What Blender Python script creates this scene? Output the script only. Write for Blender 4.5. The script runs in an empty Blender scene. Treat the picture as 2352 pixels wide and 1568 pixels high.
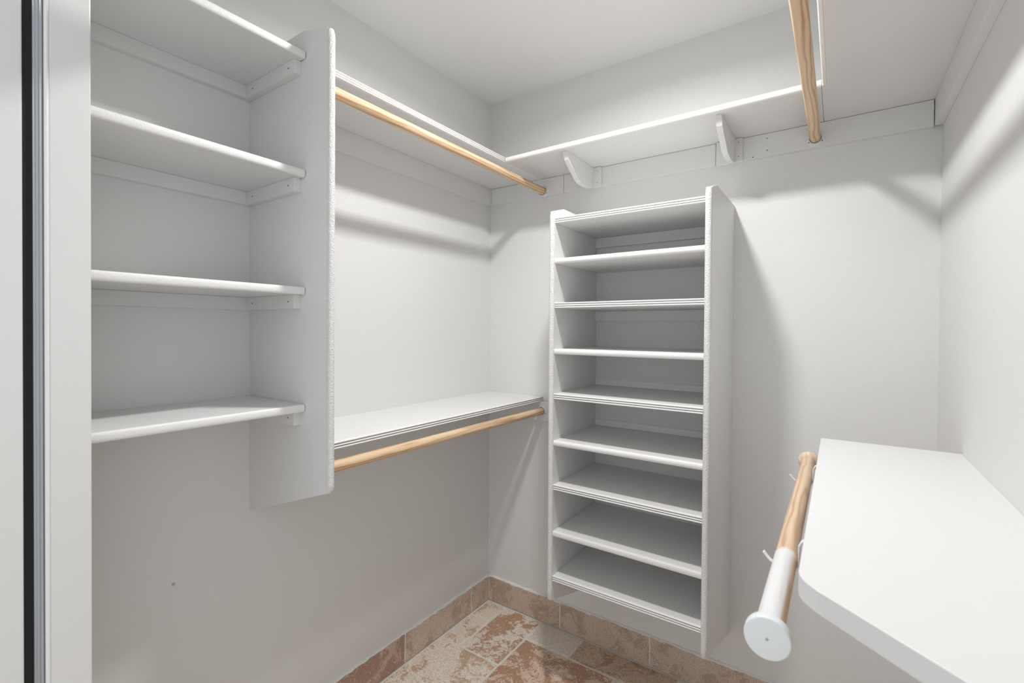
import bpy, bmesh, math, random
from mathutils import Vector, Matrix
random.seed(7)
SC = bpy.context.scene
COL = SC.collection

# ------------------------------------------------------------------ camera
FPX, YAW, PITCH, ROLL = 1084.0, math.radians(34.7094), math.radians(-0.5843), math.radians(0.3862)
f = Vector((-math.sin(YAW)*math.cos(PITCH), math.cos(YAW)*math.cos(PITCH), math.sin(PITCH)))
r = Vector((math.cos(YAW), math.sin(YAW), 0)); u = r.cross(f)
r2 = r*math.cos(ROLL)+u*math.sin(ROLL); u2 = -r*math.sin(ROLL)+u*math.cos(ROLL)
cd = bpy.data.cameras.new('camera'); cam = bpy.data.objects.new('camera', cd); COL.objects.link(cam)
cam.matrix_world = Matrix(((r2.x, u2.x, -f.x, 1.4223), (r2.y, u2.y, -f.y, -1.8600), (r2.z, u2.z, -f.z, 1.3375), (0, 0, 0, 1)))
cd.sensor_width = 36.0; cd.lens = FPX/2352*36.0; cd.shift_y = -17.66/2352
cd.clip_start = 0.02
cd.dof.use_dof = True; cd.dof.focus_distance = 1.9; cd.dof.aperture_fstop = 6.3
SC.camera = cam

# ------------------------------------------------------------------ world, exposure
w = bpy.data.worlds.new('world'); SC.world = w; w.use_nodes = True
w.node_tree.nodes['Background'].inputs[0].default_value = (0.93, 0.97, 1.0, 1)
w.node_tree.nodes['Background'].inputs[1].default_value = 0.98
SC.view_settings.view_transform = 'Standard'; SC.view_settings.look = 'None'
SC.view_settings.gamma = 1.0; SC.view_settings.use_curve_mapping = False
SC.view_settings.exposure = 0.06
WATTS = 13.1         # ceiling downlight
LX, LY = 0.88, -0.81
ld = bpy.data.lights.new('downlight', 'AREA'); ld.shape = 'DISK'; ld.size = 0.108; ld.energy = WATTS; ld.spread = math.radians(165)
ld.color = (1.0, 0.992, 0.978)
lo = bpy.data.objects.new('downlight', ld); COL.objects.link(lo); lo.location = (LX, LY, 2.44-.028)

# ------------------------------------------------------------------ materials
def nt(name):
    m = bpy.data.materials.new(name); m.use_nodes = True
    t = m.node_tree; b = t.nodes['Principled BSDF']; return m, t, b
def N(t, ty, **k):
    n = t.nodes.new(ty)
    for a, v in k.items(): setattr(n, a, v)
    return n
def L(t, a, b): t.links.new(a, b)
def coord(t, scale=(1, 1, 1), rnd=False):
    tc = N(t, 'ShaderNodeTexCoord'); mp = N(t, 'ShaderNodeMapping'); mp.inputs['Scale'].default_value = scale
    src = tc.outputs['Object']
    if rnd:
        oi = N(t, 'ShaderNodeObjectInfo'); mu = N(t, 'ShaderNodeMath', operation='MULTIPLY'); mu.inputs[1].default_value = 37.0
        L(t, oi.outputs['Random'], mu.inputs[0])
        va = N(t, 'ShaderNodeVectorMath', operation='ADD'); L(t, src, va.inputs[0]); L(t, mu.outputs[0], va.inputs[1]); src = va.outputs[0]
    L(t, src, mp.inputs['Vector']); return mp.outputs[0]
def noise(t, vec, scale, detail=4, rough=.5, dist=0):
    n = N(t, 'ShaderNodeTexNoise'); n.inputs['Scale'].default_value = scale; n.inputs['Detail'].default_value = detail
    n.inputs['Roughness'].default_value = rough; n.inputs['Distortion'].default_value = dist
    L(t, vec, n.inputs['Vector']); return n.outputs['Fac']
def ramp(t, fac, stops):
    n = N(t, 'ShaderNodeValToRGB'); e = n.color_ramp.elements
    while len(e) < len(stops): e.new(.5)
    for i, (p, c) in enumerate(stops):
        e[i].position = p; e[i].color = (c[0], c[1], c[2], 1) if hasattr(c, '__len__') else (c, c, c, 1)
    L(t, fac, n.inputs['Fac']); return n.outputs['Color']
def mix(t, fac, a, b):
    n = N(t, 'ShaderNodeMix', data_type='RGBA')
    if hasattr(fac, 'is_output') or hasattr(fac, 'links'): L(t, fac, n.inputs[0])
    else: n.inputs[0].default_value = fac
    for s, v in ((6, a), (7, b)):
        if hasattr(v, 'links'): L(t, v, n.inputs[s])
        else: n.inputs[s].default_value = (*v, 1)
    return n.outputs[2]
def bump(t, b, h, strength, dist=.001, prev=None):
    n = N(t, 'ShaderNodeBump'); n.inputs['Strength'].default_value = strength; n.inputs['Distance'].default_value = dist
    L(t, h, n.inputs['Height'])
    if prev: L(t, prev, n.inputs['Normal'])
    L(t, n.outputs[0], b.inputs['Normal']); return n.outputs[0]

def paint(name, c, fine=.25, broad=.3, rough=.5, fscale=260, spec=.5, fdist=.0012):
    m, t, b = nt(name)
    v = coord(t)
    b.inputs['Base Color'].default_value = (*c, 1); b.inputs['Roughness'].default_value = rough
    b.inputs['Specular IOR Level'].default_value = spec
    k = bump(t, b, noise(t, v, 9, 5, .55, 1.5), broad, .004)
    bump(t, b, noise(t, v, fscale, 3, .6), fine, fdist, k)
    return m
PAINT = (0.785, 0.784, 0.779)
WALL = paint('wall_paint', PAINT, .22, .35, .55)
CEIL = paint('ceiling_paint', (0.90, 0.898, 0.89), .15, .12, .8, spec=.2)
WOODP = paint('shelf_paint', (0.785, 0.784, 0.779), .2, .1, .42)
EDGE = paint('lit_rough_edge_paint', (0.88, 0.878, 0.87), .9, .1, .45, 300, fdist=.006)  # rough shelf paint; brightness of the lit front edges is put into the colour
NOSE = paint('lit_nosing_paint', (0.87, 0.868, 0.86), .45, .1, .42, 300, fdist=.002)  # shelf paint lightened to imitate light on the noses; also used for chips
JAMB = paint('jamb_paint', (0.77, 0.768, 0.76), .1, .1, .35)
CAULK = paint('caulk', (0.80, 0.79, 0.77), .8, .2, .6, 180, fdist=.003)
HOOK = paint('hook_paint', (0.85, 0.85, 0.84), .1, .05, .3)
CAPW = paint('cap_paint', (0.82, 0.84, 0.85), .1, .1, .4)
def simple(name, c, rough=.5, metal=0, emit=None):
    m, t, b = nt(name); b.inputs['Base Color'].default_value = (*c, 1); b.inputs['Roughness'].default_value = rough
    b.inputs['Metallic'].default_value = metal
    n = noise(t, coord(t), 120, 3); bump(t, b, n, .05, .0005)
    if emit: b.inputs['Emission Color'].default_value = (*emit[0], 1); b.inputs['Emission Strength'].default_value = emit[1]
    return m
ALU = simple('brushed_aluminium', (.62, .64, .67), .35, .9)
ALUD = simple('dark_aluminium', (.30, .30, .31), .4, .8)
RUB = simple('black_rubber', (.006, .006, .007), .7)
HOLE = simple('dark_gap', (.22, .21, .20), .7)
DENT = simple('paint_dent', (.50, .49, .475), .7)
STEEL = simple('screw_steel', (.45, .45, .46), .35, .9)
GLOBE = simple('glowing_globe', (1, 1, 1), .4, 0, ((1.0, 0.992, 0.978), 30.0))

def wood(name, washed=False, pale=.0):
    m, t, b = nt(name)
    v = coord(t, (1, .10, 1), True)
    wv = N(t, 'ShaderNodeTexWave', wave_type='RINGS', rings_direction='Y'); wv.inputs['Scale'].default_value = 30
    wv.inputs['Distortion'].default_value = 8.0; wv.inputs['Detail'].default_value = 2; wv.inputs['Detail Scale'].default_value = 1.2
    L(t, v, wv.inputs['Vector'])
    c = ramp(t, wv.outputs['Color'], [(0, (.79, .575, .375)), (.55, (.72, .49, .295)), (.88, (.56, .33, .17)), (1, (.46, .25, .12))])
    n1 = noise(t, coord(t, (1, .03, 1), True), 420, 3, .6)
    c = mix(t, ramp(t, n1, [(.40, 0), (.75, .30)]), c, (.56, .34, .18))
    n2 = noise(t, coord(t, (1, .2, 1), True), 14, 2)
    c = mix(t, ramp(t, n2, [(.3, 0), (.7, .45)]), c, (.86, .68, .50))
    if pale: c = mix(t, pale, c, (.86, .74, .62))
    if washed:   # white paint brushed over the upper side of the near half
        tc = N(t, 'ShaderNodeTexCoord'); sp = N(t, 'ShaderNodeSeparateXYZ'); L(t, tc.outputs['Object'], sp.inputs[0])
        ny = noise(t, coord(t, (1, .05, 1)), 90, 3)
        def ma(op, a, b2, clamp=False):
            n = N(t, 'ShaderNodeMath', operation=op); n.use_clamp = clamp
            for i, q in enumerate((a, b2)):
                if hasattr(q, 'links'): L(t, q, n.inputs[i])
                else: n.inputs[i].default_value = q
            return n.outputs[0]
        ya = ma('ADD', sp.outputs['Y'], ma('MULTIPLY', ny, .02))
        my = ma('MULTIPLY', ma('SUBTRACT', WASH_Y, ya), 90, True)
        # around the rod: painted where the surface looks up and to the room side
        ang = ma('SUBTRACT', ma('ADD', ma('MULTIPLY', sp.outputs['X'], -.75), ma('MULTIPLY', sp.outputs['Z'], .66)), ma('MULTIPLY', ny, .006))
        mx = ma('MULTIPLY', ma('ADD', ang, .006), 260, True)
        streak = ramp(t, noise(t, coord(t, (1, .04, 1)), 300, 3), [(.25, .72), (.5, 1)])
        c = mix(t, ma('MULTIPLY', ma('MULTIPLY', my, mx), streak), c, (.82, .83, .84))
    L(t, c, b.inputs['Base Color']); b.inputs['Roughness'].default_value = .5
    bump(t, b, n1, .12, .0006)
    return m
WASH_Y = -0.145
WOOD = wood('pine_rod')
WOODW = wood('pine_rod_washed', True, .2)
WOODPALE = wood('pine_cap', False, .6)

def stone(name, base, patch, amount, pits, pale=(.78, .72, .64), palea=.6):
    m, t, b = nt(name)
    v = coord(t, (1, 1, 1), True)
    n1 = noise(t, v, 10, 7, .66, .9); n2 = noise(t, v, 85, 5, .7, .4); n3 = noise(t, v, 240, 3, .6)
    c = mix(t, ramp(t, noise(t, v, 22, 5, .65), [(.3, 0), (.75, .8)]), base, pale)
    comb = N(t, 'ShaderNodeMath', operation='ADD'); L(t, n1, comb.inputs[0])
    s = N(t, 'ShaderNodeMath', operation='MULTIPLY'); L(t, n2, s.inputs[0]); s.inputs[1].default_value = .55; L(t, s.outputs[0], comb.inputs[1])
    th = .98-.36*amount
    c = mix(t, ramp(t, comb.outputs[0], [(max(0, th-.05), 0), (min(1, th+.02), 1)]), c, patch)
    c = mix(t, ramp(t, n3, [(.36, .55), (.55, 0)]), c, tuple(x*.55 for x in patch))
    wn = noise(t, v, 130, 4, .7, 1.2)
    c = mix(t, ramp(t, wn, [(.60, 0), (.68, palea)]), c, (.80, .74, .67))
    vo = N(t, 'ShaderNodeTexVoronoi'); vo.inputs['Scale'].default_value = 60; L(t, v, vo.inputs['Vector'])
    pit = ramp(t, vo.outputs['Distance'], [(.05, 1), (.05+.1*pits, 0)])
    pm = N(t, 'ShaderNodeMath', operation='MULTIPLY'); L(t, pit, pm.inputs[0]); L(t, ramp(t, n1, [(.5, 0), (.6, 1)]), pm.inputs[1])
    c = mix(t, pm.outputs[0], c, (.14, .085, .05))
    L(t, c, b.inputs['Base Color']); b.inputs['Roughness'].default_value = .38
    k = bump(t, b, n2, .3, .0015); 
    return m
CREAM = stone('travertine_cream', (.88, .775, .65), (.64, .43, .30), .37, 1, (.93, .865, .79))
CREAM2 = stone('travertine_mottled', (.88, .79, .68), (.55, .33, .215), .52, 1, (.93, .875, .80), palea=.8)
IVORY = stone('travertine_ivory', (.83, .77, .67), (.72, .61, .49), .1, .3, palea=.2)
BROWN = stone('travertine_brown', (.64, .48, .355), (.44, .29, .20), .45, 1, (.72, .58, .46), palea=.35)
RUST = stone('travertine_rust', (.80, .60, .45), (.50, .29, .185), .62, 1, (.88, .76, .64), palea=.95)
SKIRT = stone('travertine_skirting', (.68, .53, .43), (.52, .385, .30), .4, .3, (.73, .60, .51), .18)
SKIRTR = stone('travertine_skirting_red', (.54, .36, .285), (.42, .26, .195), .6, .3, (.70, .60, .53), .5)
GROUT = paint('grout', (.80, .76, .70), .8, .4, .9, 200, spec=.1, fdist=.003)

# ------------------------------------------------------------------ mesh helpers
def link(name, bm, mat, parent=None, loc=(0, 0, 0), smooth=False, bevel=0, seg=2, angle=30):
    if parent: base = Vector(parent['_w']) if '_w' in parent else Vector((0, 0, 0))
    else: base = Vector((0, 0, 0))
    org = Vector(loc)                       # world origin of this object; bm is in world coordinates
    bmesh.ops.recalc_face_normals(bm, faces=bm.faces)
    for v in bm.verts: v.co -= org
    me = bpy.data.meshes.new(name); bm.to_mesh(me); bm.free()
    me.materials.append(mat)
    if smooth: me.shade_smooth()
    o = bpy.data.objects.new(name, me); COL.objects.link(o)
    if parent: o.parent = parent
    o.location = org-base if parent else org
    o['_w'] = tuple(org)
    if bevel:
        b = o.modifiers.new('bevel', 'BEVEL'); b.width = bevel; b.segments = seg; b.limit_method = 'ANGLE'; b.angle_limit = math.radians(angle)
    return o
def empty(name, loc, label, cat, group=None):
    o = bpy.data.objects.new(name, None); COL.objects.link(o); o.location = loc; o.empty_display_size = .05
    o['_w'] = tuple(loc); o['label'] = label; o['category'] = cat
    if group: o['group'] = group
    return o
def part(name, bm, mat, parent, **k):
    return link(name, bm, mat, parent, loc=parent['_w'], **k)
def box(x0, x1, y0, y1, z0, z1, bm=None):
    bm = bm or bmesh.new()
    vs = [bm.verts.new((x, y, z)) for x in (x0, x1) for y in (y0, y1) for z in (z0, z1)]
    for q in ((0, 1, 3, 2), (4, 6, 7, 5), (0, 4, 5, 1), (2, 3, 7, 6), (0, 2, 6, 4), (1, 5, 7, 3)): bm.faces.new([vs[i] for i in q])
    return bm
def prism(pts, a, b, mp, bm=None):
    """pts: outline (p,q); extruded from a to b; mp(p,q,s)->xyz"""
    bm = bm or bmesh.new()
    A = [bm.verts.new(mp(p, q, a)) for p, q in pts]; B = [bm.verts.new(mp(p, q, b)) for p, q in pts]
    bm.faces.new(A); bm.faces.new(B[::-1])
    n = len(pts)
    for i in range(n): bm.faces.new((A[i], A[(i+1) % n], B[(i+1) % n], B[i]))
    return bm
def struct(name, bm, mat, parent=None, **k):
    o = link(name, bm, mat, parent, **k); o['kind'] = 'structure' if not parent else o.get('kind', '')
    if parent: del o['kind']
    return o
AX = lambda p, q, s: (p, s, q)     # outline in (x,z), extruded along y
AY = lambda p, q, s: (s, p, q)     # outline in (y,z), extruded along x
def nose(h, d, n=10, squash=.5):
    """bullnose outline (depth, height), back at 0, from the bottom up"""
    return [(0, 0)] + [(d*(max(0, math.cos(math.pi*(i/n-.5))))**squash, h/2+h/2*math.sin(math.pi*(i/n-.5))) for i in range(n+1)] + [(0, h)]
def flute(h, d):
    out = [(0, 0)]; bead = h*.262; gap = h*.107
    z = 0
    for k in range(3):
        for i in range(6):
            a = math.pi*(i/5-.5); out.append((d-.0035+.0035*math.cos(a), z+bead/2+bead/2*math.sin(a)))
        z += bead
        if k < 2: out += [(d-.0085, z+gap*.1), (d-.0085, z+gap*.9)]; z += gap
    s = h/z
    out = [(p, q*s) for p, q in out] + [(0, h)]
    clean = []
    for q in out:
        if not clean or (abs(q[0]-clean[-1][0])+abs(q[1]-clean[-1][1])) > 1e-5: clean.append(q)
    return clean
def cyl(axis, c, rad, a, b, n=32, bm=None, r2=None):
    bm = bm or bmesh.new(); r2 = rad if r2 is None else r2
    def P(t, rr, s):
        p, q = rr*math.cos(t), rr*math.sin(t)
        return {'x': (s, c[0]+p, c[1]+q), 'y': (c[0]+p, s, c[1]+q), 'z': (c[0]+p, c[1]+q, s)}[axis]
    A = [bm.verts.new(P(2*math.pi*i/n, rad, a)) for i in range(n)]; B = [bm.verts.new(P(2*math.pi*i/n, r2, b)) for i in range(n)]
    bm.faces.new(A); bm.faces.new(B[::-1])
    for i in range(n): bm.faces.new((A[i], A[(i+1) % n], B[(i+1) % n], B[i]))
    return bm
def lathe(prof, c, axis='y', n=40, bm=None):
    """prof: (radius, position along axis)"""
    bm = bm or bmesh.new(); rings = []
    for rr, s in prof:
        ring = []
        for i in range(n):
            t = 2*math.pi*i/n; p, q = rr*math.cos(t), rr*math.sin(t)
            ring.append(bm.verts.new({'y': (c[0]+p, s, c[1]+q), 'z': (c[0]+p, c[1]+q, s)}[axis]))
        rings.append(ring)
    for A, B in zip(rings, rings[1:]):
        for i in range(n): bm.faces.new((A[i], A[(i+1) % n], B[(i+1) % n], B[i]))
    bm.faces.new(rings[0]); bm.faces.new(rings[-1][::-1])
    return bm
def smooth_sharp(o, deg=35):
    me = o.data; me.shade_smooth()
    bm = bmesh.new(); bm.from_mesh(me)
    for e in bm.edges:
        if len(e.link_faces) == 2 and e.calc_face_angle(0) > math.radians(deg): e.smooth = False
    bm.to_mesh(me); bm.free()
def screws(pts, normal, parent, rad=.0022, mat=None):
    for p in pts:
        x, y, z = p
        if normal == 'y': bm = cyl('y', (x, z), rad, y+.0004, y-.0007, 10)
        else:
            s = 1 if normal == 'x' else -1
            bm = cyl('x', (y, z), rad, x-.0004*s, x+.0007*s, 10)
        part('screw', bm, mat or HOLE, parent)

# ------------------------------------------------------------------ room
H, W, YF, YO = 2.44, 1.6649, -1.60, -1.80
floor = struct('floor', box(-.1, W+.1, -2.9, .1, -.06, -.0025), GROUT)
struct('ceiling', box(-.1, W+.1, YO, .1, H, H+.08), CEIL)
wl = struct('wall_left', box(-.1, 0, YO, .1, -.004, H), WALL)
wb = struct('wall_back', box(0, W, 0, .1, -.004, H), WALL)
struct('wall_right', box(W, W+.1, YO, .1, -.004, H), WALL)
XJ, XR = .335, 1.60
bm = box(0, XJ, YO, YF, -.004, H); box(XR, W, YO, YF, -.004, H, bm); box(XJ, XR, YO, YF, 2.16, H, bm)
struct('wall_front', bm, WALL)
# small dents in the left wall paint
for (y, z, s) in ((-1.353, .665, .0045), (-.421, .681, .0025)):
    link('dent', cyl('x', (y, z), s, -.0005, .0004, 12), DENT, wl)

# --- doorway at the left edge of the picture
door = struct('door_1', box(XJ, .347, -1.6535, YF, 0, 2.148), JAMB, bevel=.002)
XD = .347
part('edge_bead', prism([(XD-.010, -1.6600), (XD, -1.6590), (XD+.0014, -1.6562), (XD, -1.6535), (XD-.010, -1.6535)], 0, 2.148, lambda p, q, s: (p, q, s)), NOSE, door)
bm = bmesh.new()
pr = [(XD-.011, -1.6725)]
ys = [-1.6725, -1.6695, -1.6680, -1.6655, -1.6640, -1.6605]
for i, yy in enumerate(ys): pr.append((XD-(.0035 if i % 2 else .0012), yy))
pr.append((XD-.011, -1.6605))
ms = part('metal_strip', prism(pr, 0, 2.148, lambda p, q, s: (p, q, s)), ALU, door)
part('dark_lip', box(XD-.011, XD-.003, -1.6640, -1.6600, 0, 2.148), ALUD, door, bevel=.001)
part('rubber_gasket', box(XJ, XD-.006, -1.6845, -1.6725, 0, 2.148), RUB, door)
part('outer_jamb', box(XJ, XD, YO, -1.6845, 0, 2.148), JAMB, door, bevel=.002)
part('head_jamb', box(XD, XR-.012, YO, YF, 2.148, 2.16), JAMB, door)
part('right_jamb', box(XR-.012, XR, YO, YF, 0, 2.148), JAMB, door)

# --- floor tiles
def tile(x0, x1, y0, y1, mat, parent=floor, g=.0042, z=0.0, th=.012, jit=.0022, name='tile'):
    cx, cy = (x0+x1)/2, (y0+y1)/2
    x0 += g; x1 -= g; y0 += g; y1 -= g
    def edge(a, b):
        n = max(3, int((Vector(b)-Vector(a)).length/.022)); return [(a[0]+(b[0]-a[0])*i/n, a[1]+(b[1]-a[1])*i/n) for i in range(n)]
    pts = edge((x0, y0), (x1, y0))+edge((x1, y0), (x1, y1))+edge((x1, y1), (x0, y1))+edge((x0, y1), (x0, y0))
    bm = bmesh.new(); out = []; top = []; low = []
    for (px, py) in pts:
        jx, jy = random.uniform(-jit, jit*.5), random.uniform(-jit, jit*.5)
        sx = 1 if px > cx else -1; sy = 1 if py > cy else -1
        ox, oy = px+jx*sx*(abs(px-x0) < 1e-6 or abs(px-x1) < 1e-6), py+jy*sy*(abs(py-y0) < 1e-6 or abs(py-y1) < 1e-6)
        dx, dy = (cx-ox), (cy-oy); dl = math.hypot(dx, dy)
        low.append(bm.verts.new((ox, oy, z-th))); out.append(bm.verts.new((ox, oy, z-.0022)))
        top.append(bm.verts.new((ox+.0025*(1 if dx > 0 else -1), oy+.0025*(1 if dy > 0 else -1), z)))
    n = len(pts)
    bm.faces.new(top); bm.faces.new(low[::-1])
    for i in range(n):
        j = (i+1) % n
        bm.faces.new((out[i], out[j], top[j], top[i])); bm.faces.new((low[i], low[j], out[j], out[i]))
    return link(name, bm, mat, parent, loc=(cx, cy, z))
b0 = .0155
T = [(b0, .122, -.150, -b0, CREAM), (b0, .122, -.352, -.150, CREAM), (.122, .322, -.352, -b0, CREAM2),
     (.322, .528, -.155, -b0, IVORY), (.528, .935, -.155, -b0, BROWN), (.935, 1.34, -.155, -b0, CREAM), (1.34, W-b0, -.155, -b0, BROWN),
     (b0, .322, -.76, -.352, CREAM), (.322, .73, -.56, -.155, RUST), (.73, 1.14, -.36, -.155, CREAM), (.73, 1.14, -.56, -.36, BROWN),
     (1.14, 1.55, -.56, -.155, RUST), (1.55, W-b0, -.56, -.155, CREAM), (.322, .528, -.76, -.56, BROWN), (.528, .935, -.76, -.56, CREAM),
     (.935, 1.34, -.76, -.56, BROWN), (1.34, W-b0, -.76, -.56, IVORY)]
mats = [CREAM, BROWN, RUST, CREAM2, IVORY]
yy = -.76; row = 0
while yy > -2.85:
    hgt = .405 if row % 2 == 0 else .203
    x = b0 if yy > YF else -.08; k = row; ymin = max(yy-hgt, -2.89)
    while x < W-b0-.01:
        wd = .405 if k % 2 else .61*.5
        x2 = min(x+wd, W-b0)
        if W-b0-x2 < .06: x2 = W-b0
        T.append((x, x2, ymin, yy, mats[(k*2+row) % 5])); x = x2; k += 1
    yy -= hgt; row += 1
XW = [(x0, x1, y0, y1, m) for x0, x1, y0, y1, m in T]
for x0, x1, y0, y1, m in XW:
    if y0 < YF and y1 > YO-.0:      # keep the doorway row clear of the wall stubs
        x0 = max(x0, XD+.002); x1 = min(x1, XR-.014)
        if x1-x0 < .05: continue
    tile(x0, x1, y0, y1, m)

# --- stone baseboards
def skirt(axis, joints, fixed, z1=.1165, th=.0125, mats_=(SKIRT,), name='baseboard_back', sign=-1, ends=()):
    """one backing bed (grout) and one stone piece per length"""
    a0, a1 = joints[0], joints[-1]
    if axis == 'x': bed = box(a0, a1, fixed, fixed+sign*(th-.0022), 0, z1-.003)
    else: bed = box(fixed, fixed+sign*(th-.0022), a1, a0, 0, z1-.003)
    base = struct(name, bed, GROUT)
    for k, (j0, j1) in enumerate(zip(joints, joints[1:])):
        lo, hi = min(j0, j1)+.0022, max(j0, j1)-.0022
        bm = bmesh.new(); n = max(3, int((hi-lo)/.02)); 
        top = [(lo+(hi-lo)*i/n + (0), z1-random.uniform(0, .003)) for i in range(n+1)]
        side = [(hi-random.uniform(0, .0022), z1*(1-i/6)) for i in range(1, 6)]
        bot = [(hi, .0022), (lo, .0022)]
        side2 = [(lo+random.uniform(0, .0022), z1*i/6) for i in range(1, 6)]
        pts = top+side+bot+side2
        if axis == 'x': bm = prism(pts, fixed, fixed+sign*th, lambda p, q, s: (p, s, q))
        else: bm = prism(pts, fixed, fixed+sign*th, lambda p, q, s: (s, p, q))
        mid = (lo+hi)/2
        link('stone_tile', bm, mats_[k % len(mats_)], base, loc=(mid, fixed, z1/2) if axis == 'x' else (fixed, mid, z1/2), bevel=.0012, seg=1)
    # paint and caulk smeared along the top
    bm = bmesh.new(); n = int(abs(a1-a0)/.012)
    rows = []
    for i in range(n+1):
        s = a0+(a1-a0)*i/n; hh = .0035+random.uniform(0, .0022)+.0012*math.sin(i*.7); dd = th+.0006-random.uniform(0, .0015)
        pr = [(0, z1+hh), (dd*.6, z1+hh*.35), (dd, z1-.0025-random.uniform(0, .003)), (dd-.004, z1-.006), (0, z1-.006)]
        rows.append([bm.verts.new((s, fixed+sign*p, q) if axis == 'x' else (fixed+sign*p, s, q)) for p, q in pr])
    for A, B in zip(rows, rows[1:]):
        for i in range(5): bm.faces.new((A[i], A[(i+1) % 5], B[(i+1) % 5], B[i]))
    bm.faces.new(rows[0]); bm.faces.new(rows[-1][::-1])
    link('caulk_line', bm, CAULK, base, loc=base['_w'])
    return base
skirt('x', [.0128, .411, .817, 1.223, W-.0128], 0, name='baseboard_back')
skirt('y', [0, -.144, -.558, -.962, -1.37, YF], 0, sign=1, mats_=(SKIRT, SKIRT, SKIRTR, SKIRT), name='baseboard_left')
skirt('y', [0, -.40, -.80, -1.20, YF], W, sign=-1, name='baseboard_right')

# ------------------------------------------------------------------ ceiling light
cl = empty('ceiling_light', (LX, LY, H), 'small round white ceiling light with a glowing flat lens', 'ceiling light')
part('housing', lathe([(.001, H), (.078, H), (.078, H-.006), (.070, H-.022), (.062, H-.027), (.056, H-.022), (.001, H-.022)], (LX, LY), 'z'), JAMB, cl, smooth=True)
part('lens', lathe([(.0005, H-.0225), (.0545, H-.0225), (.0545, H-.0265), (.0005, H-.0268)], (LX, LY), 'z'), GLOBE, cl)

# ------------------------------------------------------------------ shelf builders
def y_shelf(parent, x0, xf, ya, yb, zt, kind, th=.019, wall='left', trim=.010, name='shelf'):
    """board running along y; xf is the front (room side) x"""
    s = 1 if xf > x0 else -1
    bd = part(name, box(min(x0, xf-s*trim), max(x0, xf-s*trim), ya, yb, zt-th, zt), WOODP, parent, bevel=.0008)
    pr = flute(th+.001, trim) if kind == 'flute' else nose(th+.001, trim)
    pts = [(xf-s*trim+s*p, zt-th-.0005+q) for p, q in pr]
    e = link('edge_trim', prism(pts, ya, yb, AX), NOSE, bd, loc=parent['_w']); smooth_sharp(e)
    return bd
def x_shelf(parent, xa, xb, yf, zt, kind, y0=0, th=.019, trim=.010, name='shelf', front=None):
    bd = part(name, box(xa, xb, yf+trim, y0, zt-th, zt), WOODP, parent, bevel=.0008)
    hh = (front or th+.001)
    pr = flute(hh, trim) if kind == 'flute' else nose(hh, trim, squash=.55 if kind == 'nose' else .3)
    pts = [(yf+trim-p, zt-hh+.0005+q) for p, q in pr]
    e = link('edge_trim', prism(pts, xa, xb, AY), NOSE, bd, loc=parent['_w']); smooth_sharp(e)
    return bd

# ------------------------------------------------------------------ left shelf unit
PY0, PY1 = -1.159, -1.140
lu = empty('shelf_unit', (0, PY0, .797), 'white shelf unit with four wide shelves and a deep side panel on the left wall', 'shelving')
pts = [(0, .797), (.377, .9235), (.377, 2.0785), (.273, 2.106), (0, 2.106)]
sp_ = part('side_panel', prism(pts, PY0, PY1, AX), WOODP, lu, bevel=.0008)
def vert_trim(parent, top, zb, mk, mat=EDGE):
    """rounded, rough-painted front edge of an upright; mk(d, t, z)->xyz, d depth 0..1, t across 0..1"""
    bm = bmesh.new(); n = 10
    sec = [(0, 0)] + [(.25+.75*math.sin(math.pi*i/n)**.6, i/n) for i in range(n+1)] + [(0, 1)]
    zs = [zb+(top-zb)*i/90 for i in range(91)]
    rows = []
    for i, z in enumerate(zs):
        e = min(i, 90-i); k = 1 if e > 0 else .55
        jit = random.uniform(-.045, .045) if e else 0
        rows.append([bm.verts.new(mk(d*k+jit*(d > .3), .5+(t-.5)*(1 if e else .8), z)) for d, t in sec])
    m = len(sec)
    for A, B in zip(rows, rows[1:]):
        for i in range(m): bm.faces.new((A[i], A[(i+1) % m], B[(i+1) % m], B[i]))
    bm.faces.new(rows[0]); bm.faces.new(rows[-1][::-1])
    o = link('edge_trim', bm, mat, parent, loc=parent['_w']); smooth_sharp(o, 50); return o
vert_trim(sp_, 2.0775, .9245, lambda d, t, z: (.377+.011*d, PY0-.0006+(PY1-PY0+.0012)*t, z))
for zt in (2.049, 1.745, 1.442, 1.138):
    y_shelf(lu, 0, .286, YF+.0005, PY0-.0022, zt, 'nose', trim=.007)
    zb = zt-.0192
    # wall cleat and panel cleat
    part('wall_cleat', box(0, .019, YF+.0005, PY0-.0005, zb-.036, zb), WOODP, lu, bevel=.0008)
    c = part('panel_cleat', box(.0195, .263, PY0-.019, PY0, zb-.036, zb), WOODP, lu, bevel=.0008)
    screws([(.236, PY0-.019, zb-.018), (.052, PY0-.019, zb-.018)], 'y', lu)

# ------------------------------------------------------------------ upper shelves
ZT = 2.037; ZB = ZT-.0192
ul = empty('wall_shelf', (0, -.57, ZT), 'long white upper shelf with a three-bead grooved edge on the left wall', 'shelf')
y_shelf(ul, 0, .295, PY1+.0005, -.0005, ZT, 'flute', name='shelf_board')
part('wall_cleat', box(0, .019, PY1+.0005, -.0005, ZB-.078, ZB), WOODP, ul, bevel=.0008)
ub = empty('wall_shelf', (.83, 0, ZT), 'white upper shelf with a plain rounded edge on the back wall, above the shoe rack', 'shelf')
x_shelf(ub, .2965, 1.3742, -.291, ZT, 'nose', y0=-.0005, name='shelf_board')
for a, b_ in ((.0195, .4185), (.4200, 1.045), (1.0462, 1.6440)):
    part('wall_cleat', box(a, b_, -.019, 0, ZB-.078, ZB-.0008), WOODP, ub, bevel=.0008)
screws([(1.211, -.019, 2.000), (1.212, -.019, 1.959), (1.168, -.019, 1.944), (1.062, -.019, 1.952)], 'y', ub)
ur = empty('wall_shelf', (W, -.8, ZT), 'deep white upper shelf on the right wall, seen from below beside the tall wooden rod', 'shelf')
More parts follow.
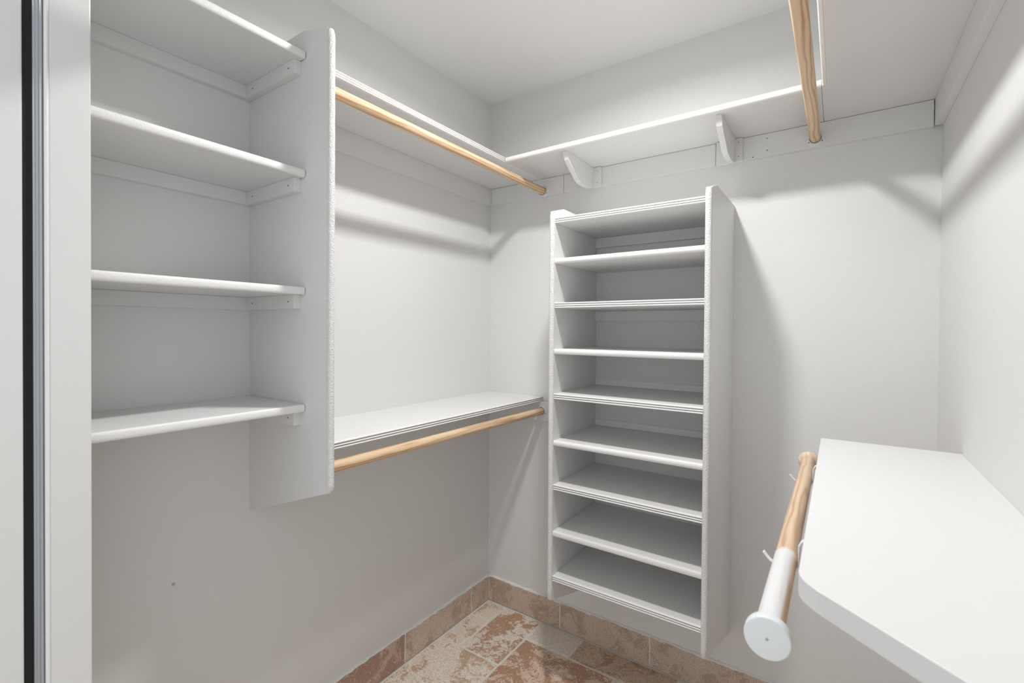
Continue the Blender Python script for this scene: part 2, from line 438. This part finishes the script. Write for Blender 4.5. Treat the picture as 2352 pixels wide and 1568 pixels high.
o_ = part('shelf_board', prism([(W-.0005, -.0005), (1.3757, -.0005), (1.3757, -.2905), (1.3865, -.2905), (1.3865, YF+.0005), (W-.0005, YF+.0005)], ZT-.019, ZT, lambda p, q, s: (p, q, s)), WOODP, ur, bevel=.0008)
e_ = link('edge_trim', prism([(1.3865-p, ZT-.0195+q) for p, q in nose(.020, .010)], YF+.0005, -.2910, AX), NOSE, o_, loc=ur['_w']); smooth_sharp(e_)
part('wall_cleat', box(W-.019, W, YF+.0005, -.021, ZB-.078, ZB), WOODP, ur, bevel=.0008)

uf = empty('wall_shelf', (1.09, YF, ZT), 'white upper shelf above the doorway, facing the shoe rack', 'shelf')
bd = part('shelf_board', box(.512, 1.3745, YF+.0005, -1.311, ZT-.019, ZT), WOODP, uf, bevel=.0008)
link('edge_trim', prism([(-1.311+p, ZT-.0195+q) for p, q in nose(.020, .010)], .512, 1.3745, AY), NOSE, bd, loc=uf['_w'])
part('wall_cleat', box(.512, 1.3745, YF, YF+.019, ZB-.078, ZB), WOODP, uf, bevel=.0008)

# shelf brackets (shaped boards under the back shelf)
def bracket(x0, x1, pa, pb, label):
    t = empty('shelf_bracket', ((x0+x1)/2, -.031, ZB), label, 'bracket', 'shaped brackets under the back upper shelf')
    out = [(-.0305, ZB), (-.264, ZB)]
    # concave-convex front edge
    P = [(-.264, ZB-.004), (-.259, ZB-.018), (-.250, ZB-.031), (-.232, ZB-.046), (-.207, ZB-.062), (-.190, ZB-.070), (-.180, ZB-.078), (-.165, ZB-.087), (-.145, ZB-.0925), (-.115, ZB-.095), (-.085, ZB-.0945), (-.050, ZB-.090)]
    pts = out[:2]+P+[(-.0305, ZB-.0855)]
    part('bracket_board', prism(pts, x0, x1, AY), WOODP, t, bevel=.0009)
    part('back_plate', box(pa, pb, -.0305, -.0192, ZB-.0835, ZB-.001), WOODP, t, bevel=.0009)
    xs = (x1+pb)/2
    screws([(xs, -.0305, ZB-.016), (xs, -.0305, ZB-.066)], 'y', t, .0018)
    return t
bracket(.547, .566, .518, .600, 'shaped white wooden bracket nearer the left wall, under the back upper shelf')
bracket(1.094, 1.112, 1.050, 1.136, 'shaped white wooden bracket nearer the tall right-hand rod, under the back upper shelf')

# ------------------------------------------------------------------ lower shelves
ll = empty('wall_shelf', (0, -.57, 1.029), 'white lower shelf with a grooved edge on the left wall, waist height', 'shelf')
y_shelf(ll, 0, .312, PY1+.0005, -.0005, 1.029, 'flute', name='shelf_board')
part('wall_cleat', box(0, .019, PY1+.0005, -.0005, .927, 1.0095), WOODP, ll, bevel=.0008)
part('end_cleat', box(.0195, .5505, -.019, 0, .922, 1.0085), WOODP, ll, bevel=.0008)

lr = empty('wall_shelf', (W, -.8, 1.05), 'broad white lower shelf with a clipped corner on the right wall, close to the camera', 'shelf')
XF, YB_, ZT2 = 1.3855, -.3425, 1.050
outl = [(W, YB_), (XF+.002, YB_), (XF, YB_-.002), (XF, -1.196)]
for i in range(1, 8):                       # rounded corner into the diagonal cut
    a = math.radians(180+50*i/8); outl.append((XF+.052+.052*math.cos(a), -1.196+.052*math.sin(a)))
outl += [(1.4055, -1.2385), (1.434, -1.2625), (1.512, -1.3290), (W, -1.459)]
b_ = part('shelf_board', prism(outl, ZT2-.026, ZT2, lambda p, q, s: (p, q, s)), WOODP, lr, bevel=.007, seg=4, angle=40)
part('wall_cleat', box(W-.019, W, -1.44, YB_, ZT2-.1, ZT2-.0265), WOODP, lr, bevel=.0008)
# chips of white paint on the front edge
for (y, s) in ((-.845, .011), (-.93, .016), (-.955, .02), (-.985, .018)):
    part('paint_chip', box(XF-.0004, XF+.0045+random.uniform(0, .004), y-s/2, y+s/2, ZT2-.012, ZT2+.0003), NOSE, lr, bevel=.003, seg=2)

# ------------------------------------------------------------------ hanging rods
def flange(parent, c, y, rad=.0252, depth=.010, s=-1):
    o = part('flange', lathe([(.0155, y), (rad, y), (rad, y+s*.0030), (rad-.0022, y+s*.0046), (.0200, y+s*.0048), (.0194, y+s*depth), (.0172, y+s*depth), (.0155, y+s*.002)], c), WOODP, parent)
    smooth_sharp(o, 40)
    for a in (90, 210, 330):
        px, pz = c[0]+.0212*math.cos(math.radians(a)), c[1]+.0212*math.sin(math.radians(a))
        k = cyl('y', (px, pz), .0021, y+s*.0040, y+s*.0056, 10)
        part('screw', k, STEEL if a == 90 else HOLE, parent)
def rod(c, ya, yb, label, mat=WOOD, rad=.0158, fl=(True, True)):
    t = empty('closet_rod', (c[0], (ya+yb)/2, c[1]), label, 'closet rod')
    bm = bmesh.new(); n = 40
    prof = [(rad-.0012, yb-.0005), (rad, yb-.0016)]+[(rad*(1+.006*math.sin(i*1.3)), yb+(ya-yb)*i/n) for i in range(1, n)]+[(rad, ya+.0016), (rad-.0012, ya+.0005)]
    o = part('pole', lathe(prof, c, n=36), mat, t, smooth=True); smooth_sharp(o, 50)
    if fl[0]: flange(t, c, yb)
    if fl[1]: flange(t, c, ya, s=1)
    return t
rod((.318, 1.959), PY1, -.019, 'wooden rod under the upper left shelf, running to the back wall corner')
rod((.318, .967), PY1, -.019, 'wooden rod under the lower left shelf with a wavy grain')
rod((1.352, 1.967), YF, -.019, 'wooden rod hung overhead along the front of the upper right shelf')
# free rod under the lower right shelf
RC = (1.3580, .9820)
t = empty('closet_rod', (RC[0], -.85, RC[1]), 'wooden rod with round end caps under the lower right shelf, its near half painted white', 'closet rod')
o = part('pole', lathe([(.0156, -1.236), (.0157, -1.0), (.0155, -.8), (.0157, -.6), (.0155, -.345)], RC, n=40), WOODW, t, smooth=True); smooth_sharp(o, 50)
def cap(y, s, mat, lab):
    pr = [(.0158, y), (.0180, y+s*.001), (.0215, y+s*.003), (.0243, y+s*.0055), (.0248, y+s*.0075), (.0248, y+s*.0170), (.0241, y+s*.0186), (.0228, y+s*.0190), (.001, y+s*.0190)]
    o = part('end_cap', lathe(pr, RC, n=48), mat, t); smooth_sharp(o, 60); o['label'] = lab
    return o
cap(-1.228, -1, CAPW, 'round white painted end cap')
cap(-.350, 1, WOODPALE, 'round bare wood end cap')
part('screw', lathe([(.0001, -1.2471), (.0017, -1.2471), (.0017, -1.2475), (.0009, -1.2478), (.0001, -1.2478)], (RC[0], RC[1]), n=12), STEEL, t)

def tube(path, rx, rz, bm=None, n=10, flat='y'):
    """swept flat bar in the plane y = const; rx thickness in plane, rz width along y"""
    bm = bm or bmesh.new(); rows = []
    P = [Vector(p) for p in path]
    for i, p in enumerate(P):
        d = (P[min(i+1, len(P)-1)]-P[max(i-1, 0)]).normalized(); nrm = Vector((-d.z, 0, d.x))
        rows.append([bm.verts.new(p+nrm*rx*math.cos(2*math.pi*k/n)+Vector((0, rz*math.sin(2*math.pi*k/n), 0))) for k in range(n)])
    for A, B in zip(rows, rows[1:]):
        for i in range(n): bm.faces.new((A[i], A[(i+1) % n], B[(i+1) % n], B[i]))
    bm.faces.new(rows[0]); bm.faces.new(rows[-1][::-1]); return bm
def rod_hook(y, label):
    t = empty('rod_bracket', (W-.02, y, ZT2-.0265), label, 'bracket', 'white metal rod hooks under the lower right shelf')
    zz = ZT2-.0285; cx, cz = RC; rr = .0157+.0020
    xd = cx+rr+.0005
    path = [(W-.0205, y, zz), (1.50, y, zz), (1.405, y, zz), (1.394, y, zz-.0004), (1.3845, y, zz-.0020), (1.3795, y, zz-.0065), (xd, y, zz-.014), (xd-.0002, y, zz-.024), (xd-.0003, y, cz+.004)]
    for i in range(1, 13):
        a = math.radians(-8-142*i/12); path.append((cx+rr*math.cos(a), y, cz+rr*math.sin(a)))
    ex, ez = path[-1][0], path[-1][2]
    path += [(ex-.005, y, ez+.0022), (ex-.0095, y, ez+.0065), (ex-.0150, y, ez+.0135)]
    o = part('hook', tube(path, .0018, .0052), HOOK, t); smooth_sharp(o, 60)
    # diagonal brace to the wall
    br = [(1.3935, y, zz-.0045), (1.50, y, zz-.10), (W-.012, y, zz-.21), (W-.0035, y, zz-.215)]
    part('brace', tube(br, .0018, .0045), HOOK, t)
    part('wall_plate', box(W-.0035, W, y-.008, y+.008, zz-.235, zz-.075), HOOK, t, bevel=.001)
rod_hook(-.525, 'white metal rod hook at the far bare end of the lower right rod')
rod_hook(-1.015, 'white metal rod hook at the near painted end of the lower right rod')

# ------------------------------------------------------------------ shoe rack on the back wall
XL0, XL1, XR0, XR1 = .552, .571, 1.089, 1.108
tw = empty('shoe_rack', ((XL0+XR1)/2, 0, .24), 'tall narrow white shoe rack with nine shelves hung on the back wall', 'shelving')
for a, b_ in ((XL0, XL1), (XR0, XR1)):
    pts = [(0, .24), (0, 1.787), (-.295, 1.787), (-.362, 1.767), (-.362, .3475)]
    sp2 = part('side_panel', prism(pts, a, b_, AY), WOODP, tw, bevel=.0008)
    vert_trim(sp2, 1.7655, .3490, lambda d, tt, z, a=a, b_=b_: (a-.0004+(b_-a+.0008)*tt, -.362-.011*d, z))
for k, zt in enumerate((1.742, 1.595, 1.434, 1.266, 1.103, .932, .771, .601, .437)):
    kind = 'flute' if k % 2 == 0 else ('nose' if k < 7 else 'square')
    x_shelf(tw, XL1+.0004, XR0-.0004, -.362, zt, kind, y0=-.0005)
    if k in (0, 2):
        part('back_cleat', box(XL1+.0004, XR0-.0004, -.014, -.0002, zt-.019-.042, zt-.0195), WOODP, tw, bevel=.0008)
# two thin paler bands across the back, just above their shelves
for zt in (1.103, .932):
    part('pale_back_band', box(XL1+.0004, XR0-.0004, -.006, -.0002, zt+.0004, zt+.026), NOSE, tw, bevel=.0008)

for o in bpy.data.objects:
    if '_w' in o: del o['_w']
